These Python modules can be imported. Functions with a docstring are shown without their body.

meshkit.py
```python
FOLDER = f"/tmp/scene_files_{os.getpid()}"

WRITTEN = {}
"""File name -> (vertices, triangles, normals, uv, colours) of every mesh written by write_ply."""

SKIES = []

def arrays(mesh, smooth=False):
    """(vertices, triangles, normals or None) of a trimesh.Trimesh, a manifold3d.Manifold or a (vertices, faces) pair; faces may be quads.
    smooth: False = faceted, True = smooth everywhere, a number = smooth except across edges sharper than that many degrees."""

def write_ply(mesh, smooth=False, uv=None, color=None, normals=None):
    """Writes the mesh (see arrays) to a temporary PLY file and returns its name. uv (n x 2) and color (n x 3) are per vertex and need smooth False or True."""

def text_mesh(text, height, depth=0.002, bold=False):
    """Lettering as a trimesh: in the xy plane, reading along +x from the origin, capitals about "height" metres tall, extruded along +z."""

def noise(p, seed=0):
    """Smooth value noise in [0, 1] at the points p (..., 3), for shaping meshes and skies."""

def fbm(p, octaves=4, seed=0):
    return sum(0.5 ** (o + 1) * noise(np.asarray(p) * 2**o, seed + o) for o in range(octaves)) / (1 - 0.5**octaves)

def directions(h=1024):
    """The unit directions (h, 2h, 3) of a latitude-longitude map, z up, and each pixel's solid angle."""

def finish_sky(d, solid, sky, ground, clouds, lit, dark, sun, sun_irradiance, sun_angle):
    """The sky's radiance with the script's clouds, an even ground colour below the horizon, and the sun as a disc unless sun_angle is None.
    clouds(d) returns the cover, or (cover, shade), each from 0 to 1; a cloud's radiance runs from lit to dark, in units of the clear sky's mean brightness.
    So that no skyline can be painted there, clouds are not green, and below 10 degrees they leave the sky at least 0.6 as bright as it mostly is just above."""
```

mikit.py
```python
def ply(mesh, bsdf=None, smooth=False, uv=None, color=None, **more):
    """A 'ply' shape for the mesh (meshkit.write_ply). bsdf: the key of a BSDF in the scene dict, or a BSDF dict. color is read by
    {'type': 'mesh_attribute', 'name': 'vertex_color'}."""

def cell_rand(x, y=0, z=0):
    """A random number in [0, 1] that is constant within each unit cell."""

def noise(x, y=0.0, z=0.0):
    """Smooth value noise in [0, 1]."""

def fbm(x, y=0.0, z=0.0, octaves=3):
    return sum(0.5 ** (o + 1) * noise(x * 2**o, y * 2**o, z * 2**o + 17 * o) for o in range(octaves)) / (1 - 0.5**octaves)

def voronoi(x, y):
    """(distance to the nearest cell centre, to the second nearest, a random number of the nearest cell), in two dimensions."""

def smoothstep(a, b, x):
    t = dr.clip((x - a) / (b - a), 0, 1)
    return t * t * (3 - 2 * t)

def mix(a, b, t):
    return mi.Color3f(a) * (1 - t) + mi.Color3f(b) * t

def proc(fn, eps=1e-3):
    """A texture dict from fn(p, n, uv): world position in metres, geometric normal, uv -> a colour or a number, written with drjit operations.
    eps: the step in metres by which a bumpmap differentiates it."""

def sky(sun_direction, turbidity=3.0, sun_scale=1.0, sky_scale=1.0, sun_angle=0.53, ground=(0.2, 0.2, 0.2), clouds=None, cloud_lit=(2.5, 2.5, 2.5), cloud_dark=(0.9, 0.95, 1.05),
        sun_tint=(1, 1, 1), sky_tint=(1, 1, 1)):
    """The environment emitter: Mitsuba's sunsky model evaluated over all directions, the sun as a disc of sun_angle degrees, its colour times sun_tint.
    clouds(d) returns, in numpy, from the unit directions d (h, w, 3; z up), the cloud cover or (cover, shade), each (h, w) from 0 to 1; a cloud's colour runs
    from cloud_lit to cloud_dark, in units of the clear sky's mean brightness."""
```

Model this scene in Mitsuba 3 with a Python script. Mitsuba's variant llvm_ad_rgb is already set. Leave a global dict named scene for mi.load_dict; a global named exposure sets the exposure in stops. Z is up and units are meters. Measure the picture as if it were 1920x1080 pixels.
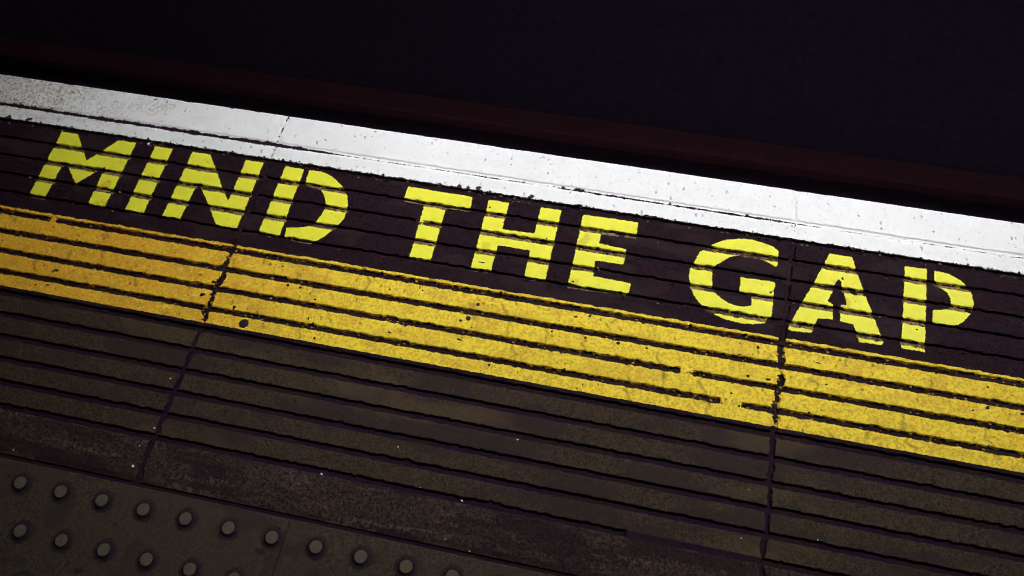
import math
import numpy as np
import trimesh, shapely
from shapely.geometry import Polygon
import drjit as dr
import mitsuba as mi
import mikit, meshkit
from mikit import proc, noise, fbm, voronoi, smoothstep, mix

T = mi.ScalarTransform4f
scene, labels = {}, {}

# ------------------------------------------------------------------ camera, daylight, exposure
EYE, AIM, UP = (0.7119, -0.28325, 1.3507), (-0.15083, 0.46245, -0.87372), (-0.16442, 0.85979, 0.48346)
scene['camera'] = {'type': 'perspective', 'fov': 56.319, 'fov_axis': 'x', 'near_clip': 0.02, 'far_clip': 200.0,
                   'to_world': T().look_at(origin=list(EYE), target=[a + b for a, b in zip(EYE, AIM)], up=list(UP))}
SUN = (0.26, 0.50, 0.826)                  # a hazy sun through cloud, from the track side
scene['sky'] = mikit.sky(SUN, turbidity=3, sun_scale=0.3, sun_angle=27, clouds=lambda d: 1.0, cloud_lit=(0.50, 0.52, 0.56),
                         sun_tint=(0.84, 1.0, 1.31))
exposure = 4.5
labels['sky'] = {'label': 'overcast sky above the opening in the added roof', 'kind': 'structure'}
ROOF_Z = 2.2
POOL = (0.80, 0.66)                        # the middle of the light that falls through the opening of the added roof onto the platform
OPENING = (POOL[0] + ROOF_Z * SUN[0] / SUN[2] - 1.12, POOL[0] + ROOF_Z * SUN[0] / SUN[2] + 1.12,
           POOL[1] + ROOF_Z * SUN[1] / SUN[2] - 0.42, POOL[1] + ROOF_Z * SUN[1] / SUN[2] + 0.42)

# ------------------------------------------------------------------ materials
def pr(name, colour, rough=0.8, spec=0.2, bump=None, bscale=1.0):
    b = {'type': 'principled', 'base_color': proc(colour) if callable(colour) else {'type': 'rgb', 'value': list(colour)},
         'roughness': rough, 'specular': spec}
    if bump is not None:
        b = {'type': 'bumpmap', 'arbitrary': proc(bump, eps=4e-4), 'scale': bscale, 'bsdf': b}
    scene[name] = {'type': 'twosided', 'bsdf': b}

def turned(p, f, s=0.0):
    """Coordinates turned by 33 degrees (so that no grain lies along the grid), times f."""
    return (0.8387 * p.x - 0.5446 * p.y) * f + s, (0.5446 * p.x + 0.8387 * p.y) * f - 1.7 * s

def grain(p, f, s=0.0):
    u, v = turned(p, f, s)
    return 0.6 * noise(u, v, s) + 0.4 * noise(u * 2.13, v * 2.13, s + 9.0)

def patch(p, f, s=0.0, a=1.0):
    """Slow mottling, drawn out along the ribs by a."""
    wx = 0.35 * (noise(p.x * f * 2.3, p.y * f * 2.3, s) - 0.5)
    return fbm(p.x * f / a + wx + s, p.y * f * a + wx - s, s, 4)

def dots(p, f, share, s=0.0, big=0.34):
    """Round pits of many sizes, in a share of the cells of 1/f metres: 1 inside, 0 outside."""
    u, v = turned(p, f, s)
    w = 0.5 * (noise(u * 2.7, v * 2.7, s) - 0.5)
    d, _, r = voronoi(u + w, v - w)
    rad = big * (0.25 + 0.75 * dr.abs(r * 7.0 - dr.floor(r * 7.0)))
    return dr.select(r < share, 1 - smoothstep(rad * 0.7, rad, d), 0.0)

def c_white(p, n, uv):
    base = mix((0.82, 0.825, 0.84), (0.75, 0.76, 0.765), grain(p, 700))
    base = mix(base, (0.70, 0.69, 0.60), 0.6 * smoothstep(0.62, 0.80, patch(p, 30, 3.0)) * grain(p, 420, 2.0))
    base = mix(base, (0.20, 0.19, 0.12), 0.7 * dots(p, 95, 0.10, 1.0))
    base = mix(base, (0.30, 0.29, 0.20), 0.6 * dots(p, 240, 0.10, 2.0))
    # the trodden patch at one end: a dense peppering of brown and black specks
    d = dr.sqrt(dr.square((p.x + 0.60) / 0.22) + dr.square((p.y - 0.685) / 0.055)) + 1.1 * (patch(p, 22, 4.0) - 0.5)
    there = dr.select(d < 1.0, 1.0, dr.select(d < 1.45, 0.45, 0.06))
    g = grain(p, 330, 6.0)
    base = mix(base, (0.50, 0.42, 0.28), 0.70 * there * smoothstep(0.44, 0.60, g))
    base = mix(base, (0.10, 0.08, 0.05), 0.7 * there * smoothstep(0.64, 0.72, grain(p, 260, 8.0)))
    return base

def c_yellow(p, n, uv):
    t = smoothstep(0.27, 0.72, patch(p, 0.9, 6.29) + 0.30 * (grain(p, 60, 2.0) - 0.5))  # orange drift towards one end: light falloff put into the paint colour
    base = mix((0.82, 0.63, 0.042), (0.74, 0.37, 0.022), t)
    base = mix(base, (0.50, 0.28, 0.026), 0.60 * smoothstep(0.40, 0.68, grain(p, 330, 1.0)))
    base = mix(base, (0.50, 0.28, 0.030), 0.42 * smoothstep(0.50, 0.72, patch(p, 32, 5.0, 1.3)))
    base = mix(base, (0.88, 0.70, 0.080), 0.65 * smoothstep(0.60, 0.75, grain(p, 420, 4.0)))
    # brown cracks that run across the ribs
    u = p.x * 17 + p.y * 6 + 0.28 * (noise(p.x * 110, p.y * 110, 2.0) - 0.5)
    cr = dr.abs(u - dr.floor(u) - 0.5)
    keep = smoothstep(0.60, 0.68, noise(dr.floor(u) * 3.7, p.y * 34, 6.0)) * (0.35 + 0.65 * grain(p, 300, 8.0))
    base = mix(base, (0.20, 0.11, 0.02), 0.7 * (1 - smoothstep(0.02, 0.085, cr)) * keep)
    base = mix(base, (0.15, 0.08, 0.02), 0.75 * dots(p, 110, 0.12, 3.0, 0.30))
    return mix(base, (0.12, 0.065, 0.02), 0.6 * dots(p, 46, 0.05, 7.0, 0.22))

def c_letter(p, n, uv):
    base = mix((0.75, 0.73, 0.036), (0.81, 0.79, 0.046), grain(p, 400))
    base = mix(base, (0.60, 0.45, 0.03), 0.6 * smoothstep(0.77, 0.84, patch(p, 26, 8.0)))
    return mix(base, (0.12, 0.10, 0.02), 0.8 * dots(p, 75, 0.045, 4.0, 0.20))

def c_spray(p, n, uv):
    g = smoothstep(0.32, 0.66, 0.6 * grain(p, 330, 2.0) + 0.4 * patch(p, 34, 6.0, 1.5))
    return mix((0.045, 0.024, 0.022), (0.27, 0.19, 0.085), g)

def c_black(p, n, uv):
    base = mix((0.0045, 0.0014, 0.0040), (0.0250, 0.0100, 0.0165), smoothstep(0.12, 0.88, grain(p, 520)))
    base = mix(base, (0.030, 0.018, 0.019), 0.5 * smoothstep(0.52, 0.72, patch(p, 24, 3.0, 1.5)))
    return mix(base, (0.10, 0.075, 0.06), 0.5 * dots(p, 160, 0.05, 9.0, 0.25))

def c_stone(p, n, uv):
    base = mix((0.017, 0.0115, 0.0085), (0.064, 0.044, 0.029), smoothstep(0.12, 0.88, grain(p, 540)))
    base = mix(base, (0.028, 0.018, 0.018), 0.70 * smoothstep(0.44, 0.64, patch(p, 15, 1.0, 1.6)))
    base = mix(base, (0.082, 0.058, 0.028), 0.45 * smoothstep(0.54, 0.74, patch(p, 8, 4.0, 1.8)))
    base = mix(base, (0.009, 0.006, 0.008), 0.8 * dots(p, 90, 0.30, 7.0, 0.26) * smoothstep(0.40, 0.60, patch(p, 11, 2.0)))
    return mix(base, (0.20, 0.17, 0.13), 0.55 * dots(p, 210, 0.05, 11.0, 0.28))

def c_margin(p, n, uv):
    base = mix((0.013, 0.008, 0.009), (0.062, 0.043, 0.035), smoothstep(0.10, 0.90, grain(p, 430)))
    base = mix(base, (0.018, 0.010, 0.014), 0.7 * smoothstep(0.42, 0.62, patch(p, 22, 1.0, 2.2)))
    streak = smoothstep(0.57, 0.68, patch(p, 26, 5.0, 3.0)) * smoothstep(0.46, 0.66, grain(p, 300, 3.0))
    base = mix(base, (0.12, 0.088, 0.070), 0.5 * streak)
    return mix(base, (0.14, 0.11, 0.09), 0.5 * dots(p, 150, 0.07, 4.0))

def c_grime(p, n, uv):
    base = mix((0.013, 0.0050, 0.0150), (0.025, 0.0105, 0.0245), grain(p, 260))
    return mix(base, (0.020, 0.012, 0.014), 0.8 * smoothstep(0.48, 0.62, patch(p, 20, 2.0)))

def c_slab(p, n, uv):
    base = mix((0.026, 0.0200, 0.0150), (0.072, 0.056, 0.040), smoothstep(0.12, 0.88, grain(p, 560)))
    base = mix(base, (0.050, 0.034, 0.027), 0.6 * smoothstep(0.44, 0.66, patch(p, 12, 2.0)))
    base = mix(base, (0.030, 0.022, 0.022), 0.55 * smoothstep(0.55, 0.70, patch(p, 21, 7.0)))
    return mix(base, (0.016, 0.010, 0.016), 0.75 * dots(p, 24, 0.16, 9.0, 0.20))

def c_track(p, n, uv):
    return mix((0.070, 0.046, 0.082), (0.095, 0.064, 0.108), noise(p.x * 90, p.y * 90, p.z * 90))

def c_rust(p, n, uv):
    return mix((0.115, 0.044, 0.062), (0.145, 0.056, 0.074), noise(p.x * 90, p.y * 160, p.z * 90))

pr('white_paint', c_white, 0.6, 0.3)
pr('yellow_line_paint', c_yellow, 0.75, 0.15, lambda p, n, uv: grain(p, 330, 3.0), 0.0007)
pr('yellow_letter_paint', c_letter, 0.6, 0.25)
pr('thin_spray', c_spray, 0.9, 0.1)
pr('black_paint', c_black, 0.8, 0.08)
pr('worn_stone', c_stone, 0.85, 0.1, lambda p, n, uv: grain(p, 300, 5.0), 0.0007)
pr('rough_mortar', c_margin, 0.95, 0.05, lambda p, n, uv: grain(p, 220, 5.0), 0.0016)
pr('groove_grime', c_grime, 0.95, 0.03)
pr('slab_concrete', c_slab, 0.9, 0.1)
pr('track_soot', c_track, 0.95, 0.02)
pr('rail_rust', c_rust, 0.8, 0.05)
pr('added_shell', (0.30, 0.27, 0.25), 0.9, 0.1)  # for the added roof and walls out of view
pr('bounce_concrete', (0.38, 0.35, 0.33), 0.9, 0.1)  # unseen faces made pale to bounce light onto the rail side
pr('grit_quartz', (0.82, 0.80, 0.76), 0.4, 0.5)
pr('old_gum', (0.016, 0.011, 0.010), 0.7, 0.2)
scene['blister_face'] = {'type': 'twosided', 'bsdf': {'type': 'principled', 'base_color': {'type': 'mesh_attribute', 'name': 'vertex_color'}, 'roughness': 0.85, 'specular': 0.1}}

# ------------------------------------------------------------------ helpers
def put(key, mesh, bsdf, smooth=False, **kw):
    base, k = key, 0
    while key in scene:
        k += 1
        key = f'{base}_{k:03d}'
    scene[key] = mikit.ply(mesh, bsdf, smooth=smooth, **kw)
    return key

def N(x, y=0.0, seed=0):
    x, y = np.broadcast_arrays(np.asarray(x, float), np.asarray(y, float))
    return meshkit.noise(np.stack([x, y, np.full(x.shape, 0.37)], -1), seed)

def FB(x, y=0.0, seed=0, o=3):
    return sum(0.5 ** (i + 1) * N(np.asarray(x) * 2 ** i, np.asarray(y) * 2 ** i, seed + 31 * i) for i in range(o)) / (1 - 0.5 ** o)

def sst(a, b, x):
    t = np.clip((x - a) / (b - a), 0, 1)
    return t * t * (3 - 2 * t)

def box(x0, x1, y0, y1, z0, z1):
    m = trimesh.creation.box(extents=(x1 - x0, y1 - y0, z1 - z0))
    m.apply_translation(((x0 + x1) / 2, (y0 + y1) / 2, (z0 + z1) / 2))
    return m

# ------------------------------------------------------------------ relief of the coping stones
Y0, PITCH, NG, EDGE = 0.0767, 0.0375, 16, 0.7065     # first groove, groove spacing, grooves, platform edge
STONE, S0, S1 = 0.9105, -2, 3                         # stone length; stones S0 .. S1-1 start at multiples of it
CG = Y0 + PITCH * np.arange(NG)
NX = 414
XS = S0 * STONE + np.arange((S1 - S0) * NX + 1) * (STONE / NX)
DEPTH = np.full(NG, 0.0042)
DEPTH[15] = 0.0016

def stops(k, x):
    """1 where groove k is stopped up (mould stops and mortar), 0 where it is open."""
    g = np.zeros_like(x)
    for kk, a, b in ((7, 0.7625, 0.7825), (6, 0.8275, 0.859), (0, 0.721, 0.910), (0, -0.76, -0.62), (12, 0.288, 0.303), (6, -0.66, -0.60), (9, -0.3395, -0.329)):
        g = np.where(k == kk, np.maximum(g, sst(a - 0.0015, a + 0.0015, x) * (1 - sst(b - 0.0015, b + 0.0015, x))), g)
    return g

def lips(k, x):
    """Ragged half widths of groove k at x: towards the platform, towards the track."""
    chip = 0.0028 * np.clip(FB(x * 95, k * 2.9, 29, 3) - 0.57, 0, 1) * 3
    lo = 0.0045 + 0.0055 * (FB(x * 160, k * 7.7, 11, 4) - 0.5)
    hi = 0.0043 + 0.0060 * (FB(x * 160, k * 5.3, 23, 4) - 0.5) + chip
    return lo, hi

def joint(x, y):
    """(signed distance to the ragged edge of the nearest joint, negative inside it)"""
    j = np.round(x / STONE)
    cx = j * STONE + 0.0150 * (FB(y * 34, j * 3.1, 5, 3) - 0.5)
    w = 0.0030 + 0.0120 * (FB(y * 85, j * 9.1 + np.sign(x - cx) * 3.3, 6, 4) - 0.45)
    return np.abs(x - cx) - w

def edge_y(x):
    return EDGE - 0.0022 * np.clip(FB(x * 45, 0.2, 41, 4) - 0.52, 0, 1) * 4 - 0.0006 * N(x * 300, 0.1, 42)

def H(x, y):
    k = np.clip(np.round((y - Y0) / PITCH), 0, NG - 1).astype(int)
    dy = y - CG[k]
    lo, hi = lips(k, x)
    t = np.where(dy < 0, sst(-lo - 0.0012, -lo + 0.0009, dy), sst(-hi - 0.0012, -hi + 0.0009, -dy))
    z = -DEPTH[k] * t * (1 - stops(k, x)) * (0.9 + 0.25 * N(x * 60, k * 3.3, 3))
    jd = joint(x, y)
    z = np.minimum(z, -np.where(y > CG[14], 0.0010, 0.0045) * (1 - sst(-0.0012, 0.0012, jd)))
    rough = np.where(y < Y0 - 0.006, 0.0016, 0.0005)
    z = z + rough * (FB(x * 70, y * 90, 8, 4) - 0.5) + 0.0009 * (FB(x * 9, y * 14, 9, 2) - 0.5)
    ey = edge_y(x)
    z = z - 0.0032 * np.clip((y - (ey - 0.0045)) / 0.0045, 0, 1) ** 2
    z = z - 0.0022 * (1 - sst(0.006, 0.016, y))
    return z

OFF = np.array([0, 0.0014, 0.0026, 0.0036, 0.0046, 0.0056, 0.0068])
rows, owner = [], []          # owner: 0 margin, 1..16 groove k, 101..115 rib k, 200 nosing
rows += list(np.linspace(0.0065, CG[0] - OFF[-1], 32))[:-1]
for k in range(NG):
    rows += list(CG[k] - OFF[::-1]) + list(CG[k] + OFF[1:])
    if k < NG - 1:
        rows += list(np.linspace(CG[k] + OFF[-1], CG[k + 1] - OFF[-1], 12))[1:-1]
rows += list(np.linspace(CG[-1] + OFF[-1], EDGE - 0.006, 26))[1:] + [EDGE - 0.0045, EDGE - 0.003, EDGE - 0.0018, EDGE - 0.0008, EDGE]
YS = np.array(rows)
GX, GY = np.meshgrid(XS, YS)
GYM = np.minimum(GY, edge_y(GX))
GZ = H(GX, GYM)
GYM[-1] = edge_y(XS)

def cells(i0, i1, j0, j1, grow=0.0):
    """Vertices and triangles of the grid rows i0..i1 and columns j0..j1 (inclusive)."""
    x, y, z = GX[i0:i1 + 1, j0:j1 + 1], GYM[i0:i1 + 1, j0:j1 + 1], GZ[i0:i1 + 1, j0:j1 + 1]
    h, w = x.shape
    a = (np.arange(h - 1)[:, None] * w + np.arange(w - 1)[None]).ravel()
    f = np.vstack([np.stack([a, a + 1, a + w + 1], 1), np.stack([a, a + w + 1, a + w], 1)])
    return np.stack([x.ravel(), y.ravel(), z.ravel()], 1), f

def row_of(y):
    return int(np.argmin(np.abs(YS - y)))

def clip(v, f, s):
    """The part of the triangles where s > 0."""
    inside = s > 0
    n = inside[f].sum(1)
    out_v, out_f = [v], [f[n == 3]]
    at = len(v)
    for want in (1, 2):
        g = f[n == want]
        if not len(g):
            continue
        odd = np.argmax(inside[g] == (want == 1), axis=1)
        r = np.arange(len(g))
        a, b, c = g[r, odd], g[r, (odd + 1) % 3], g[r, (odd + 2) % 3]
        def cut(p, q):
            t = s[p] / (s[p] - s[q])
            return v[p] + (v[q] - v[p]) * t[:, None]
        ab, ac = cut(a, b), cut(a, c)
        iab, iac = at + r, at + len(g) + r
        at += 2 * len(g)
        out_v += [ab, ac]
        out_f += [np.stack([a, iab, iac], 1)] if want == 1 else [np.stack([iab, b, c], 1), np.stack([iab, c, iac], 1)]
    v, f = np.vstack(out_v), np.vstack(out_f)
    used = np.unique(f)
    m = np.full(len(v), -1)
    m[used] = np.arange(len(used))
    return v[used], m[f]

def film(x0, x1, y0, y1, field, lift, halve=True):
    """A coat of paint on the stones: their surface between the limits, cut where field(x, y) > 0 and raised by its thickness."""
    j0, j1 = max(np.searchsorted(XS, x0) - 1, 0), min(np.searchsorted(XS, x1) + 1, len(XS) - 1)
    i0, i1 = max(np.searchsorted(YS, y0) - 1, 0), min(np.searchsorted(YS, y1) + 1, len(YS) - 1)
    v, f = cells(i0, i1, j0, j1)
    if halve:
        v, f = trimesh.remesh.subdivide(v, f)
    s = field(v[:, 0], v[:, 1])
    v, f = clip(v, f, s)
    v = v + [0, 0, lift]
    return v, f

def near_groove(x, y, ks, w=0.0, lo_only=False):
    """Signed distance out of the ragged grooves ks (negative in the groove), the groove widened by w."""
    d = np.full(x.shape, 1.0)
    for k in ks:
        lo, hi = lips(np.full(x.shape, k), x)
        dy = y - CG[k]
        e = np.where(dy < 0, -dy - lo - w, dy - hi - w)
        e = np.where(stops(np.full(x.shape, k), x) > 0.5, np.maximum(e, 0.001), e)
        d = np.minimum(d, e)
    return d

# ------------------------------------------------------------------ the setting: platform, track, added roof and walls
put('platform', trimesh.util.concatenate([box(-12, 12, -6, -0.404, -0.20, -0.006),
                                          box(-12, S0 * STONE - 0.004, -0.404, EDGE, -0.20, -0.003), box(S1 * STONE + 0.004, 12, -0.404, EDGE, -0.20, -0.003),
                                          box(S0 * STONE - 0.004, S1 * STONE + 0.004, -0.404, 0.02, -0.20, -0.055)]), 'worn_stone')
put('platform__foundation_wall', box(-12, 12, -6, EDGE - 0.06, -1.0, -0.2005), 'bounce_concrete')
labels['platform'] = {'label': 'grimy stone station platform', 'kind': 'structure'}

g = np.linspace(-6, 8, 281)
tx, ty = np.meshgrid(g, np.linspace(EDGE - 0.06, 4.6, 80))
tz = -0.875 + 0.030 * (FB(tx * 18, ty * 18, 71, 3) - 0.5)
a = (np.arange(79)[:, None] * 281 + np.arange(280)[None]).ravel()
put('track_bed', (np.stack([tx.ravel(), ty.ravel(), tz.ravel()], 1), np.stack([a, a + 1, a + 282, a + 281], 1)), 'track_soot', smooth=True)
labels['track_bed'] = {'label': 'pitch dark sooty track bed below the platform edge', 'kind': 'structure'}

prof = Polygon([(-.07, 0), (.07, 0), (.07, .012), (.012, .028), (.009, .105), (.035, .122), (.035, .143), (.028, .15), (-.028, .15), (-.035, .143), (-.035, .122), (-.009, .105), (-.012, .028), (-.07, .012)])
def rail(y):
    m = trimesh.creation.extrude_polygon(prof, 14.0, engine='earcut')
    m.apply_transform(np.array([[0, 0, 1, -6], [1, 0, 0, y], [0, 1, 0, -0.95], [0, 0, 0, 1.0]]))
    return m
put('running_rail', rail(1.404), 'rail_rust', smooth=30)
labels['running_rail'] = {'label': 'dark rusty rail in the shadow below the white platform edge', 'category': 'rail'}

x0, x1, y0, y1 = OPENING  # unseen roof, added so its opening makes the light fall off
WX, WY0, WY1 = 8.0, -4.2, 4.6  # unseen walls, added to keep low sky light out
put('added_roof', trimesh.util.concatenate([box(-WX, x0, WY0, WY1, ROOF_Z, ROOF_Z + .45), box(x1, WX, WY0, WY1, ROOF_Z, ROOF_Z + .45),
                                             box(x0, x1, WY0, y0, ROOF_Z, ROOF_Z + .45), box(x0, x1, y1, WY1, ROOF_Z, ROOF_Z + .45)]), 'added_shell')
labels['added_roof'] = {'label': 'added unseen roof whose one opening shapes the light on the platform', 'kind': 'structure'}
put('added_wall', trimesh.util.concatenate([box(-WX - .3, WX + .3, WY0 - .3, WY0, -1.2, ROOF_Z + .3), box(-WX - .3, WX + .3, WY1, WY1 + .3, -1.2, ROOF_Z + .3),
                                             box(-WX - .3, -WX, WY0, WY1, -1.2, ROOF_Z + .3), box(WX, WX + .3, WY0, WY1, -1.2, ROOF_Z + .3)]), 'added_shell')
labels['added_wall'] = {'label': 'added unseen walls that keep side light off the platform and the track', 'kind': 'structure'}

# ------------------------------------------------------------------ coping stones
for s in range(S0, S1):
    j0, j1 = (s - S0) * NX, (s - S0 + 1) * NX
    xa, xb = s * STONE, (s + 1) * STONE
    parts = []
    for k in range(NG):
        parts.append(cells(row_of(CG[k] - OFF[4]), row_of(CG[k] + OFF[4]), j0, j1))
    # the front face below the rounded edge
    n = j1 - j0 + 1
    xe, ye, ze = GX[-1, j0:j1 + 1], GYM[-1, j0:j1 + 1], GZ[-1, j0:j1 + 1]
    v = np.vstack([np.stack([xe, ye, ze], 1), np.stack([xe, ye - 0.004, np.full(n, -0.06)], 1), np.stack([xe, ye - 0.006, np.full(n, -0.196)], 1)])
    i = np.arange(n - 1)
    face = (v, np.vstack([np.stack([i + q, i + q + n, i + q + n + 1], 1) for q in (0, n)] + [np.stack([i + q, i + q + n + 1, i + q + 1], 1) for q in (0, n)]))
    bx = box(xa + .001, xb - .001, .0066, EDGE - .012, -.197, -.010)
    parts.append((np.array(bx.vertices), np.array(bx.faces)))
    at, vs, fs = 0, [], []
    for v, f in parts:
        vs.append(v); fs.append(f + at); at += len(v)
    key = put('platform__coping_stone', (np.vstack(vs), np.vstack(fs)), 'groove_grime')
    put(key + '__margin', cells(0, row_of(CG[0] - OFF[4]), j0, j1), 'rough_mortar')
    for k in range(NG - 1):
        put(key + '__rib', cells(row_of(CG[k] + OFF[4]), row_of(CG[k + 1] - OFF[4]), j0, j1), 'worn_stone')
    put(key + '__front_face', face, 'bounce_concrete')
    put(key + '__nosing', cells(row_of(CG[-1] + OFF[4]), len(YS) - 1, j0, j1), 'worn_stone')
for j in range(S0 + 1, S1):
    put('platform__joint_filler', film(j * STONE - .012, j * STONE + .012, 0.007, CG[5], lambda x, y: np.minimum(-joint(x, y) + 0.0004, CG[5] - y), 0.00035), 'groove_grime')
put('platform__grime_strip', (np.array([[S0 * STONE, -0.003, -0.0045], [S1 * STONE, -0.003, -0.0045], [S1 * STONE, 0.008, -0.0045], [S0 * STONE, 0.008, -0.0045]]), np.array([[0, 1, 2], [0, 2, 3]])), 'groove_grime')

# ------------------------------------------------------------------ tactile slabs with flat-topped blisters
def blister_mesh(rs):
    prof = [(0, .0052), (.0080, .0052), (.0089, .0050), (.0096, .0043), (.0116, .0022), (.0140, .0007), (.0180, .0001)]
    n, v, c = 40, [], []
    for q, (r, z) in enumerate(prof):
        for t in range(n):
            th = 2 * math.pi * t / n
            rr = r * (1 + (0.16 * (rs.random() - .5) if q >= 5 else 0.02 * (rs.random() - .5)))
            v.append((rr * math.cos(th), rr * math.sin(th), z + .0004))
            d = 0.75 + 0.5 * rs.random()
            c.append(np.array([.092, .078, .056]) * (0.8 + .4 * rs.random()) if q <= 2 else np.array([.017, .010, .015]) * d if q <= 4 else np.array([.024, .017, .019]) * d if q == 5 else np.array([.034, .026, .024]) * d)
    f = []
    for q in range(len(prof) - 1):
        for t in range(n):
            a, b = q * n + t, q * n + (t + 1) % n
            f += [(a, a + n, b + n), (a, b + n, b)]
    return (np.array(v), np.array(f)), np.array(c)

rs = np.random.RandomState(4)
kinds = [blister_mesh(rs) for _ in range(5)]
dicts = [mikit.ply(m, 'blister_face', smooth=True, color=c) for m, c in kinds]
SL0, SLW = -0.1530, 0.4000
def slab_mesh(xa, seed):
    n = 41
    xs = np.concatenate([[xa + .0007, xa + .0014], np.linspace(xa + .004, xa + SLW - .004, n), [xa + SLW - .0014, xa + SLW - .0007]])
    ys = np.concatenate([[-SLW, -SLW + .0007], np.linspace(-SLW + .004, -.004, n), [-.0012, -.0002]])
    X, Y = np.meshgrid(xs, ys)
    Y = Y - np.where(Y > -.002, .0008 * N(X * 140, seed, 5), 0)
    Z = .0006 * (FB(X * 25, Y * 25, 90 + seed, 3) - .5)
    Z = Z - .0012 * ((X < xa + .001) | (X > xa + SLW - .001) | (Y < -SLW + .0003) | (Y > -.001))
    h, w = X.shape
    a = (np.arange(h - 1)[:, None] * w + np.arange(w - 1)[None]).ravel()
    v, f = np.stack([X.ravel(), Y.ravel(), Z.ravel()], 1), np.stack([a, a + 1, a + w + 1, a + w], 1)
    f = np.vstack([f[:, [0, 1, 2]], f[:, [0, 2, 3]]])
    b = box(xa + .0007, xa + SLW - .0007, -SLW, -.0012, -.05, -.0035)
    return np.vstack([v, b.vertices]), np.vstack([f, b.faces + len(v)])
for q in range(-1, 3):
    xa = SL0 + q * SLW
    key = put('platform__tactile_slab', slab_mesh(xa, q + 3), 'slab_concrete')
    for r in range(6):
        for t in range(6):
            bx_, by_ = xa + (.0500 if r % 2 == 0 else .0167) + .06667 * t - (.4 if False else 0), -.0322 - .06667 * r
            d = dicts[rs.randint(5)]
            kk, m = key + '__blister', 0
            while kk in scene:
                m += 1
                kk = f'{key}__blister_{m:03d}'
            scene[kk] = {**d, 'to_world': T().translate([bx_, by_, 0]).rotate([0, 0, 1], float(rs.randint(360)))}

# ------------------------------------------------------------------ painted lines
X0, X1 = S0 * STONE, S1 * STONE

def rag(x, y, a, f=160, seed=0, o=3):
    return a * (FB(x * f, y * f, seed, o) - 0.5) * 4.5

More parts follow.
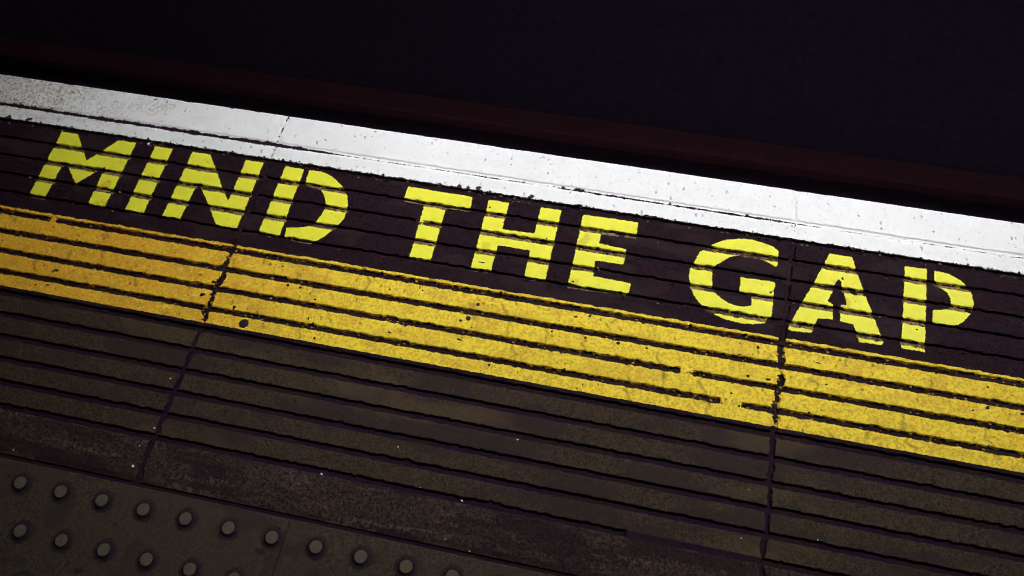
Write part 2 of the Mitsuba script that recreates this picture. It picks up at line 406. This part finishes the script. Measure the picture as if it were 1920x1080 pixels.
CHIPS = [(-.2617, .6977, .0030, .0018), (-.1094, .7055, .0060, .0035), (.4719, .6943, .0014, .0022), (.5492, .6405, .0085, .0036), (.3455, .6108, .0050, .0062), (.362, .6106, .0042, .0060), (.380, .6120, .0055, .0056),
         (-.5212, .6095, .0060, .0055), (-.4795, .6120, .0065, .0055), (.474, .6115, .0050, .0045), (.9091, .7055, .0050, .0030), (.8341, .7070, .0070, .0030), (.5235, .6385, .0028, .0020), (.506, .640, .0030, .0014),
         (.345, .678, .0012, .0010), (-.33, .680, .0030, .0008), (-.315, .676, .0026, .0008), (1.13, .662, .0016, .0014), (.70, .7062, .006, .002), (.26, .7060, .005, .002), (1.15, .618, .0012, .001)]

def white_field(x, y):
    s = y - (CG[14] + 0.0056 + 0.0075 * (FB(x * 210, y * 160, 51, 4) - 0.45) + 0.0035 * np.clip(FB(x * 75, 0.5, 58, 2) - 0.56, 0, 1) * 3)
    s = np.minimum(s, edge_y(x) - 0.0008 - 0.0012 * FB(x * 240, y * 100, 52, 2) - y + 0.0008)
    # the groove under the white line, where the paint has cracked away in a ragged broken line
    left, mid, right = 1 - sst(0.02, 0.16, x), sst(0.5, 0.56, x) * (1 - sst(0.85, 0.95, x)), sst(0.93, 1.0, x)
    amp = 0.0030 * left + 0.0019 + 0.0014 * mid - 0.0007 * right
    w = amp * (0.6 * FB(x * 110, 0.7, 53, 3) + 0.4 * FB(x * 420, y * 300, 59, 2) - 0.40 + 0.20 * left + 0.08 * mid) * 2.8
    s = np.minimum(s, np.abs(y - CG[15] + 0.0012 - 0.0022 * (FB(x * 60, 0.9, 54, 3) - 0.5)) - w)
    # the joints, painted over and flaking
    j = np.round(x / STONE)
    jd = np.abs(x - j * STONE + 0.006 * (FB(y * 60, j, 55, 3) - 0.5)) - 0.0060 * (FB(x * 260, y * 260, 56, 2) - np.where(j == 0, 0.45, 0.60)) * 2
    s = np.minimum(s, np.where(np.abs(x - j * STONE) < 0.012, jd, 1))
    for cx, cy, rx, ry in CHIPS:
        d = np.sqrt(((x - cx) / rx) ** 2 + ((y - cy) / ry) ** 2) - 0.85 - 2.2 * (FB(x * 380, y * 380, 57, 3) - 0.5)
        s = np.minimum(s, d * min(rx, ry))
    return s
def between(field, a, b):
    return lambda x, y: np.minimum(field(x, y), np.minimum(y - a, b - y))
put('white_edge_line__stripe', film(X0, X1, CG[15], EDGE + .01, between(white_field, CG[15], 9), 0.0005), 'white_paint')
put('white_edge_line__stripe', film(X0, X1, CG[14], CG[15], between(white_field, 0, CG[15]), 0.0005), 'white_paint')
labels['white_edge_line'] = {'label': 'wide white painted line along the platform edge, flaking along one groove', 'category': 'painted line'}

YB, YT = 0.2755, 0.4242
def yellow_field(x, y):
    s = y - (YB + rag(x, y, 0.0006, 200, 61))
    s = np.minimum(s, YT + rag(x, y, 0.0016, 110, 62) - y)
    s = np.minimum(s, near_groove(x, y, (6, 7, 8, 9), -0.0005) + rag(x, y, 0.0013, 210, 63, 3))
    jd = joint(x, y) - 0.0002 + rag(x, y, 0.0034, 150, 64, 3)
    s = np.minimum(s, np.where(np.abs(x - np.round(x / STONE) * STONE) < 0.014, jd, 1))
    # pits where the coat has come off
    pit = 0.755 - FB(x * 95, y * 120, 65, 2)
    return np.minimum(s, pit * 0.01)
lims = [CG[9], CG[8], CG[7], CG[6]]
for lo, hi in ((CG[9], 1), (CG[8], CG[9]), (CG[7], CG[8]), (CG[6], CG[7]), (0, CG[6])):
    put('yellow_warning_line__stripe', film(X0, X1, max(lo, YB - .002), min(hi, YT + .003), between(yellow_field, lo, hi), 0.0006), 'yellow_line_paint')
labels['yellow_warning_line'] = {'label': 'worn orange yellow line painted over the stone ribs below the lettering', 'category': 'painted line'}

def black_a(x, y):
    return np.minimum(y - (CG[5] - 0.002 + rag(x, y, 0.0010, 80, 68)), CG[14] + 0.0022 + rag(x, y, 0.0012, 120, 67) - y)
put('black_painted_band', film(X0, X1, CG[5] - .006, CG[14] + .006, black_a, 0.00025, halve=False), 'black_paint')
labels['black_painted_band'] = {'label': 'matt black painted band behind the yellow lettering and under the yellow line', 'category': 'painted band'}

# ------------------------------------------------------------------ the lettering, stencilled in tenths of a millimetre
LETTERS = {
'M':[[[(-4047,5954),(-4035,5966),(-3722,5964),(-3312,5439),(-3303,5434),(-3293,5439),(-2897,5967),(-2559,5966),(-2546,4550),(-2555,4546),(-2862,4559),(-2872,4566),(-2893,5346),(-2898,5355),(-2914,5353),(-3273,4928),(-3283,4923),(-3685,5356),(-3698,5344),(-3696,4521),(-3708,4514),(-4009,4525)]]],
    'I':[[[(-2180,5969),(-2167,5981),(-1852,5972),(-1840,5963),(-1813,4534),(-1823,4522),(-2155,4539),(-2166,4548)]]],
    'N':[[[(-1455,5959),(-1444,5971),(-1135,5990),(-912,5701),(-640,5323),(-456,5097),(-447,5093),(-433,5096),(-428,5106),(-430,5968),(-419,5976),(-91,5981),(-82,4566),(-456,4545),(-671,4845),(-986,5221),(-1094,5336),(-1107,5324),(-1128,4545),(-1141,4538),(-1461,4569)]]],
    'D':[[[(927,5967),(1121,5934),(1317,5834),(1497,5677),(1602,5547),(1660,5387),(1687,5225),(1680,5097),(1618,4938),(1545,4815),(1449,4672),(1340,4571),(1244,4526),(1070,4520),(800,4547),(789,4556),(767,4722),(770,4732),(1040,4797),(1110,4829),(1219,4937),(1280,5096),(1287,5244),(1268,5350),(1198,5491),(1098,5595),(795,5659),(786,5667),(768,5951),(778,5958)]],[[(659,5969),(671,5956),(697,4537),(685,4528),(329,4536),(320,4548),(315,5953),(327,5963)]]],
    'T':[[[(2968,5631),(2956,5643),(2589,5644),(2585,5654),(2585,5932),(2595,5936),(3733,5924),(3744,5916),(3764,5660),(3758,5649),(3357,5645),(3345,5636),(3354,4553),(3345,4541),(2999,4540),(2987,4549)]]],
    'H':[[[(4373,5918),(4385,5905),(4383,5395),(4395,5383),(4925,5396),(4931,5406),(4933,5921),(4943,5927),(5278,5929),(5288,5924),(5286,4541),(5281,4531),(4944,4532),(4934,4537),(4932,5049),(4925,5060),(4393,5060),(4381,5048),(4377,4539),(4367,4533),(4053,4521),(4042,4526),(4028,5907),(4040,5917)]]],
    'E':[[[(5658,5903),(5670,5916),(6582,5927),(6592,5922),(6602,5649),(6596,5638),(6033,5608),(6021,5597),(6020,5413),(6027,5402),(6478,5375),(6478,5082),(6467,5077),(6024,5074),(6013,5061),(6033,4774),(6640,4755),(6648,4743),(6648,4544),(6642,4534),(5676,4509),(5665,4514)]]],
    'G':[[[(7901,5197),(7906,5085),(7932,4936),(8008,4821),(8105,4739),(8218,4689),(8344,4668),(8466,4674),(8562,4710),(8569,4721),(8566,4820),(8553,4922),(8364,4929),(8355,4936),(8353,5195),(8888,5207),(8893,5197),(8889,4541),(8791,4444),(8617,4390),(8437,4376),(8220,4387),(8030,4447),(7867,4522),(7744,4625),(7650,4745),(7584,4895),(7544,5052),(7543,5201),(7659,5557),(7904,5776),(8055,5862),(8242,5916),(8448,5936),(8641,5905),(8786,5865),(8890,5812),(8896,5801),(8899,5511),(8893,5500),(8859,5500),(8769,5548),(8656,5584),(8497,5601),(8323,5596),(8170,5558),(8067,5472),(7982,5390),(7914,5304)]]],
    'A':[[[(9600,4685),(9590,4677),(9555,4563),(9536,4472),(9504,4410),(9216,4387),(9156,4405),(9155,4415),(9202,4565),(9488,5310),(9696,5888),(9706,5894),(10046,5895),(10053,5888),(10250,5328),(10542,4573),(10592,4474),(10580,4413),(10568,4405),(10237,4394),(10130,4681),(9935,4693),(9926,4697),(9928,4981),(9936,4989),(10006,5003),(10014,5015),(9961,5200),(9925,5301),(9904,5407),(9868,5452),(9854,5446),(9788,5295),(9779,5183),(9724,5026),(9729,5015),(9807,4969),(9822,4714),(9812,4706)]]],
    'P':[[[(11472,5876),(11640,5824),(11757,5747),(11839,5655),(11898,5537),(11916,5418),(11904,5293),(11858,5177),(11771,5057),(11684,4979),(11596,4940),(11315,4932),(11305,4944),(11311,5166),(11479,5202),(11551,5251),(11573,5317),(11565,5422),(11521,5520),(11416,5582),(11319,5649),(11325,5878),(11336,5883)]],[[(11197,5890),(11210,5877),(11199,4416),(11187,4406),(10866,4407),(10856,4419),(10869,5872),(10881,5881)]]],
}
def sdf(shape, x, y):
    b = shape.boundary
    out = np.full(x.shape, -0.02)
    bx0, by0, bx1, by1 = shape.bounds
    m = (x > bx0 - .01) & (x < bx1 + .01) & (y > by0 - .01) & (y < by1 + .01)
    p = shapely.points(x[m], y[m])
    d = shapely.distance(b, p)
    out[m] = np.where(shapely.contains_xy(shape, x[m], y[m]), d, -d)
    return out

for word, letters in (('painted_word', 'MIND'), ('painted_word_001', 'THE'), ('painted_word_002', 'GAP')):
    for li, ch in enumerate(letters):
        shape = shapely.union_all([Polygon([(px / 1e4, py / 1e4) for px, py in q[0]], [[(px / 1e4, py / 1e4) for px, py in h] for h in q[1:]]) for q in LETTERS[ch]])
        bx0, by0, bx1, by1 = shape.bounds
        ks = [k for k in range(NG) if by0 - .01 < CG[k] < by1 + .01]
        edge = lambda x, y: sdf(shape, x, y) + rag(x, y, 0.0005, 150, 81, 2) + rag(x, y, 0.0007, 560, 86, 2)
        chips = lambda x, y: (0.79 - FB(x * 130, y * 130, 82, 2)) * 0.01
        tops = lambda x, y: np.minimum(np.minimum(edge(x, y), near_groove(x, y, ks, 0.0001) + rag(x, y, 0.0013, 240, 83, 3) + 0.0004), chips(x, y))
        def floor(x, y):
            g = np.full(x.shape, -1.0)
            for k in ks:
                lo, hi = lips(np.full(x.shape, k), x)
                g = np.maximum(g, np.minimum(y - CG[k] + lo + 0.0006, CG[k] + 0.0016 - y + rag(x, y, 0.0012, 140, 84, 2)))
            return np.minimum(np.minimum(sdf(shape, x, y) + 0.0006, g), (0.66 - FB(x * 70, y * 40, 85, 3)) * 0.02)
        key = word + '__letter' + ('' if li == 0 else f'_{li:03d}')
        put(key, film(bx0 - .003, bx1 + .003, by0 - .003, by1 + .003, tops, 0.0007), 'yellow_letter_paint')
        labels[key] = {'label': f'painted yellow stencil letter {ch}'}
        put(key + '__overspray', film(bx0 - .003, bx1 + .003, by0 - .003, by1 + .003, floor, 0.0007), 'thin_spray')
        labels[key + '__overspray'] = {'label': 'thin yellow overspray left in the grooves', 'kind': 'stuff'}
labels['painted_word'] = {'label': 'bright yellow painted word MIND, first of the three words', 'category': 'painted word'}
labels['painted_word_001'] = {'label': 'bright yellow painted word THE between the other two words', 'category': 'painted word'}
labels['painted_word_002'] = {'label': 'bright yellow painted word GAP with a figure shaped cut-out in its A', 'category': 'painted word'}

# ------------------------------------------------------------------ small litter
def height(x, y):
    if y < 0.0065:
        return 0.0004
    i, j = row_of(y), int(np.argmin(np.abs(XS - x)))
    return float(GZ[max(i - 1, 0):i + 2, max(j - 1, 0):j + 2].max())

def crumb(x, y, r, seed, lift=0.0):
    m = trimesh.creation.icosphere(subdivisions=1, radius=1.0)
    q = np.random.RandomState(seed)
    v = m.vertices * (0.72 + 0.5 * q.rand(len(m.vertices), 1)) * np.array([1.0, 0.8, 0.7]) * r
    a = q.rand() * 6.28
    v = v @ np.array([[math.cos(a), -math.sin(a), 0], [math.sin(a), math.cos(a), 0], [0, 0, 1]])
    v = v - [0, 0, v[:, 2].min()] + [x, y, height(x, y) + lift - 0.0002]
    return v, np.array(m.faces)

GRIT = [(-.0128, .1723, .0013, 'white grit crumb on a dark rib beside the joint, upper of the pair'), (-.0052, .0899, .0017, 'white grit crumb at the joint just above the lowest groove on the left'),
        (-.0130, .0264, .0024, 'largest white crumb, on the rough margin left above the domed slab'), (-.0167, .0589, .0011, 'small white crumb on the rough margin just below the joint'),
        (-.2070, .0135, .0010, 'faint crumb alone near the left side, above the domed slab'), (.2704, .0724, .0020, 'elongated white crumb lying in the lowest groove'),
        (.3701, .1354, .0011, 'tiny white crumb on the second dark rib from the slabs'), (.5425, .1813, .0014, 'round white crumb on a dark rib in the middle of the platform'),
        (.4193, .0823, .0011, 'tiny crumb at the upper lip of the lowest groove'), (.4831, .0765, .0015, 'tan crumb in the lowest groove right of the tiny one'),
        (.4740, .0169, .0013, 'white crumb on the rough margin close above the slabs'), (.5115, .0075, .0012, 'white crumb in the dirt line along the slab edge'),
        (.8828, .1741, .0011, 'tiny crumb on a dark rib left of the right joint'), (.8798, .1021, .0011, 'tiny white crumb on the lowest dark rib left of the right joint'),
        (.9824, .1211, .0013, 'white crumb in a groove right of the right joint'), (.6082, .4937, .0012, 'white speck in the notch of the letter E'),
        (-.4081, .6005, .0016, 'pale crumb in the groove above the letter M'), (-.2329, .5985, .0026, 'flat white flake in the groove between the letters M and I')]
for i, (x, y, r, lab) in enumerate(GRIT):
    k = put('grit_crumb', crumb(x, y, r, 100 + i), 'grit_quartz', smooth=50)
    labels[k] = {'label': lab, 'category': 'grit', 'group': 'grit crumbs scattered on the platform'}

# loose dirt packed into the grooves and the joints: far too many and too small to tell apart
q = np.random.RandomState(77)
ico = trimesh.creation.icosphere(subdivisions=0, radius=1.0)
iv, jf = np.array(ico.vertices), np.array(ico.faces)
spots = []
for k, n, spread in ((14, 900, .0045), (15, 60, .0015), (9, 600, .0045), (8, 500, .0042), (7, 500, .0042), (6, 600, .0045), (13, 90, .0035), (12, 90, .0035), (11, 110, .0035), (10, 160, .0035)):
    xx = q.uniform(-1.0, 1.6, n)
    xx = xx[N(xx * 16, k * 4.4, 3) + 0.5 * N(xx * 60, k, 4) > q.uniform(0.2, 1.3, n)]
    spots += [(x, CG[k] + q.uniform(-spread, spread), k) for x in xx]
xx = q.uniform(-1.0, 1.6, 700)
xx = xx[N(xx * 22, 0.3, 31) > q.uniform(0.25, 0.95, 700)]
spots += [(x, CG[14] + .0058 + q.uniform(-.0018, .0022), -1) for x in xx]
for j in (0, 1):
    yy = q.uniform(YB, CG[9], 45)
    spots += [(j * STONE + q.uniform(-.004, .004), y, 9) for y in yy]
vs, fs, cs = [], [], []
for x, y, kind in spots:
    r = 0.0008 + 0.0019 * q.rand() ** 2
    i, j = row_of(y), int(np.argmin(np.abs(XS - x)))
    z = GZ[i, j] + 0.0004
    v = iv * (0.6 + 0.7 * q.rand(len(iv), 1)) * np.array([1.2, 0.9, 0.7]) * r + [x, y, z + 0.45 * r]
    c = np.array([.30, .20, .06] if 6 <= kind <= 9 else [.15, .12, .07]) if kind >= 0 and q.rand() < 0.36 else np.array([.020, .013, .012])
    fs.append(jf + 12 * len(vs)); vs.append(v); cs.append(np.repeat((c * (0.6 + 0.8 * q.rand()))[None], 12, 0))
put('groove_dirt', (np.vstack(vs), np.vstack(fs)), 'blister_face', smooth=True, color=np.vstack(cs))
labels['groove_dirt'] = {'label': 'loose dirt and paint flakes packed into the painted grooves', 'category': 'dirt', 'kind': 'stuff'}

def gum(x, y, r, seed):
    q = np.random.RandomState(seed)
    n, v = 26, []
    wob = 1 + 0.14 * (q.rand(n) - .5)
    z0 = height(x, y) + .0007
    for rr, z in ((0.0, .0016), (.55, .0015), (.85, .0010), (1.0, -.0008)):
        for t in range(n):
            v.append((x + r * rr * wob[t] * math.cos(2 * math.pi * t / n), y + r * rr * wob[t] * math.sin(2 * math.pi * t / n), z0 + z))
    f = []
    for q_ in range(3):
        for t in range(n):
            a, b = q_ * n + t, q_ * n + (t + 1) % n
            f += [(a, a + n, b + n), (a, b + n, b)]
    return np.array(v), np.array(f)
for i, (x, y, r, lab) in enumerate([(.0680, .2862, .0085, 'large round black gum spot trodden on the yellow line'), (.4222, .3645, .0042, 'small round black gum spot on the middle rib of the yellow line'),
                                    (.2856, .3020, .0050, 'black gum spot half in the lowest groove of the yellow line')]):
    k = put('gum_spot', gum(x, y, r, 30 + i), 'old_gum', smooth=40)
    labels[k] = {'label': lab, 'category': 'gum', 'group': 'gum spots on the yellow line'}
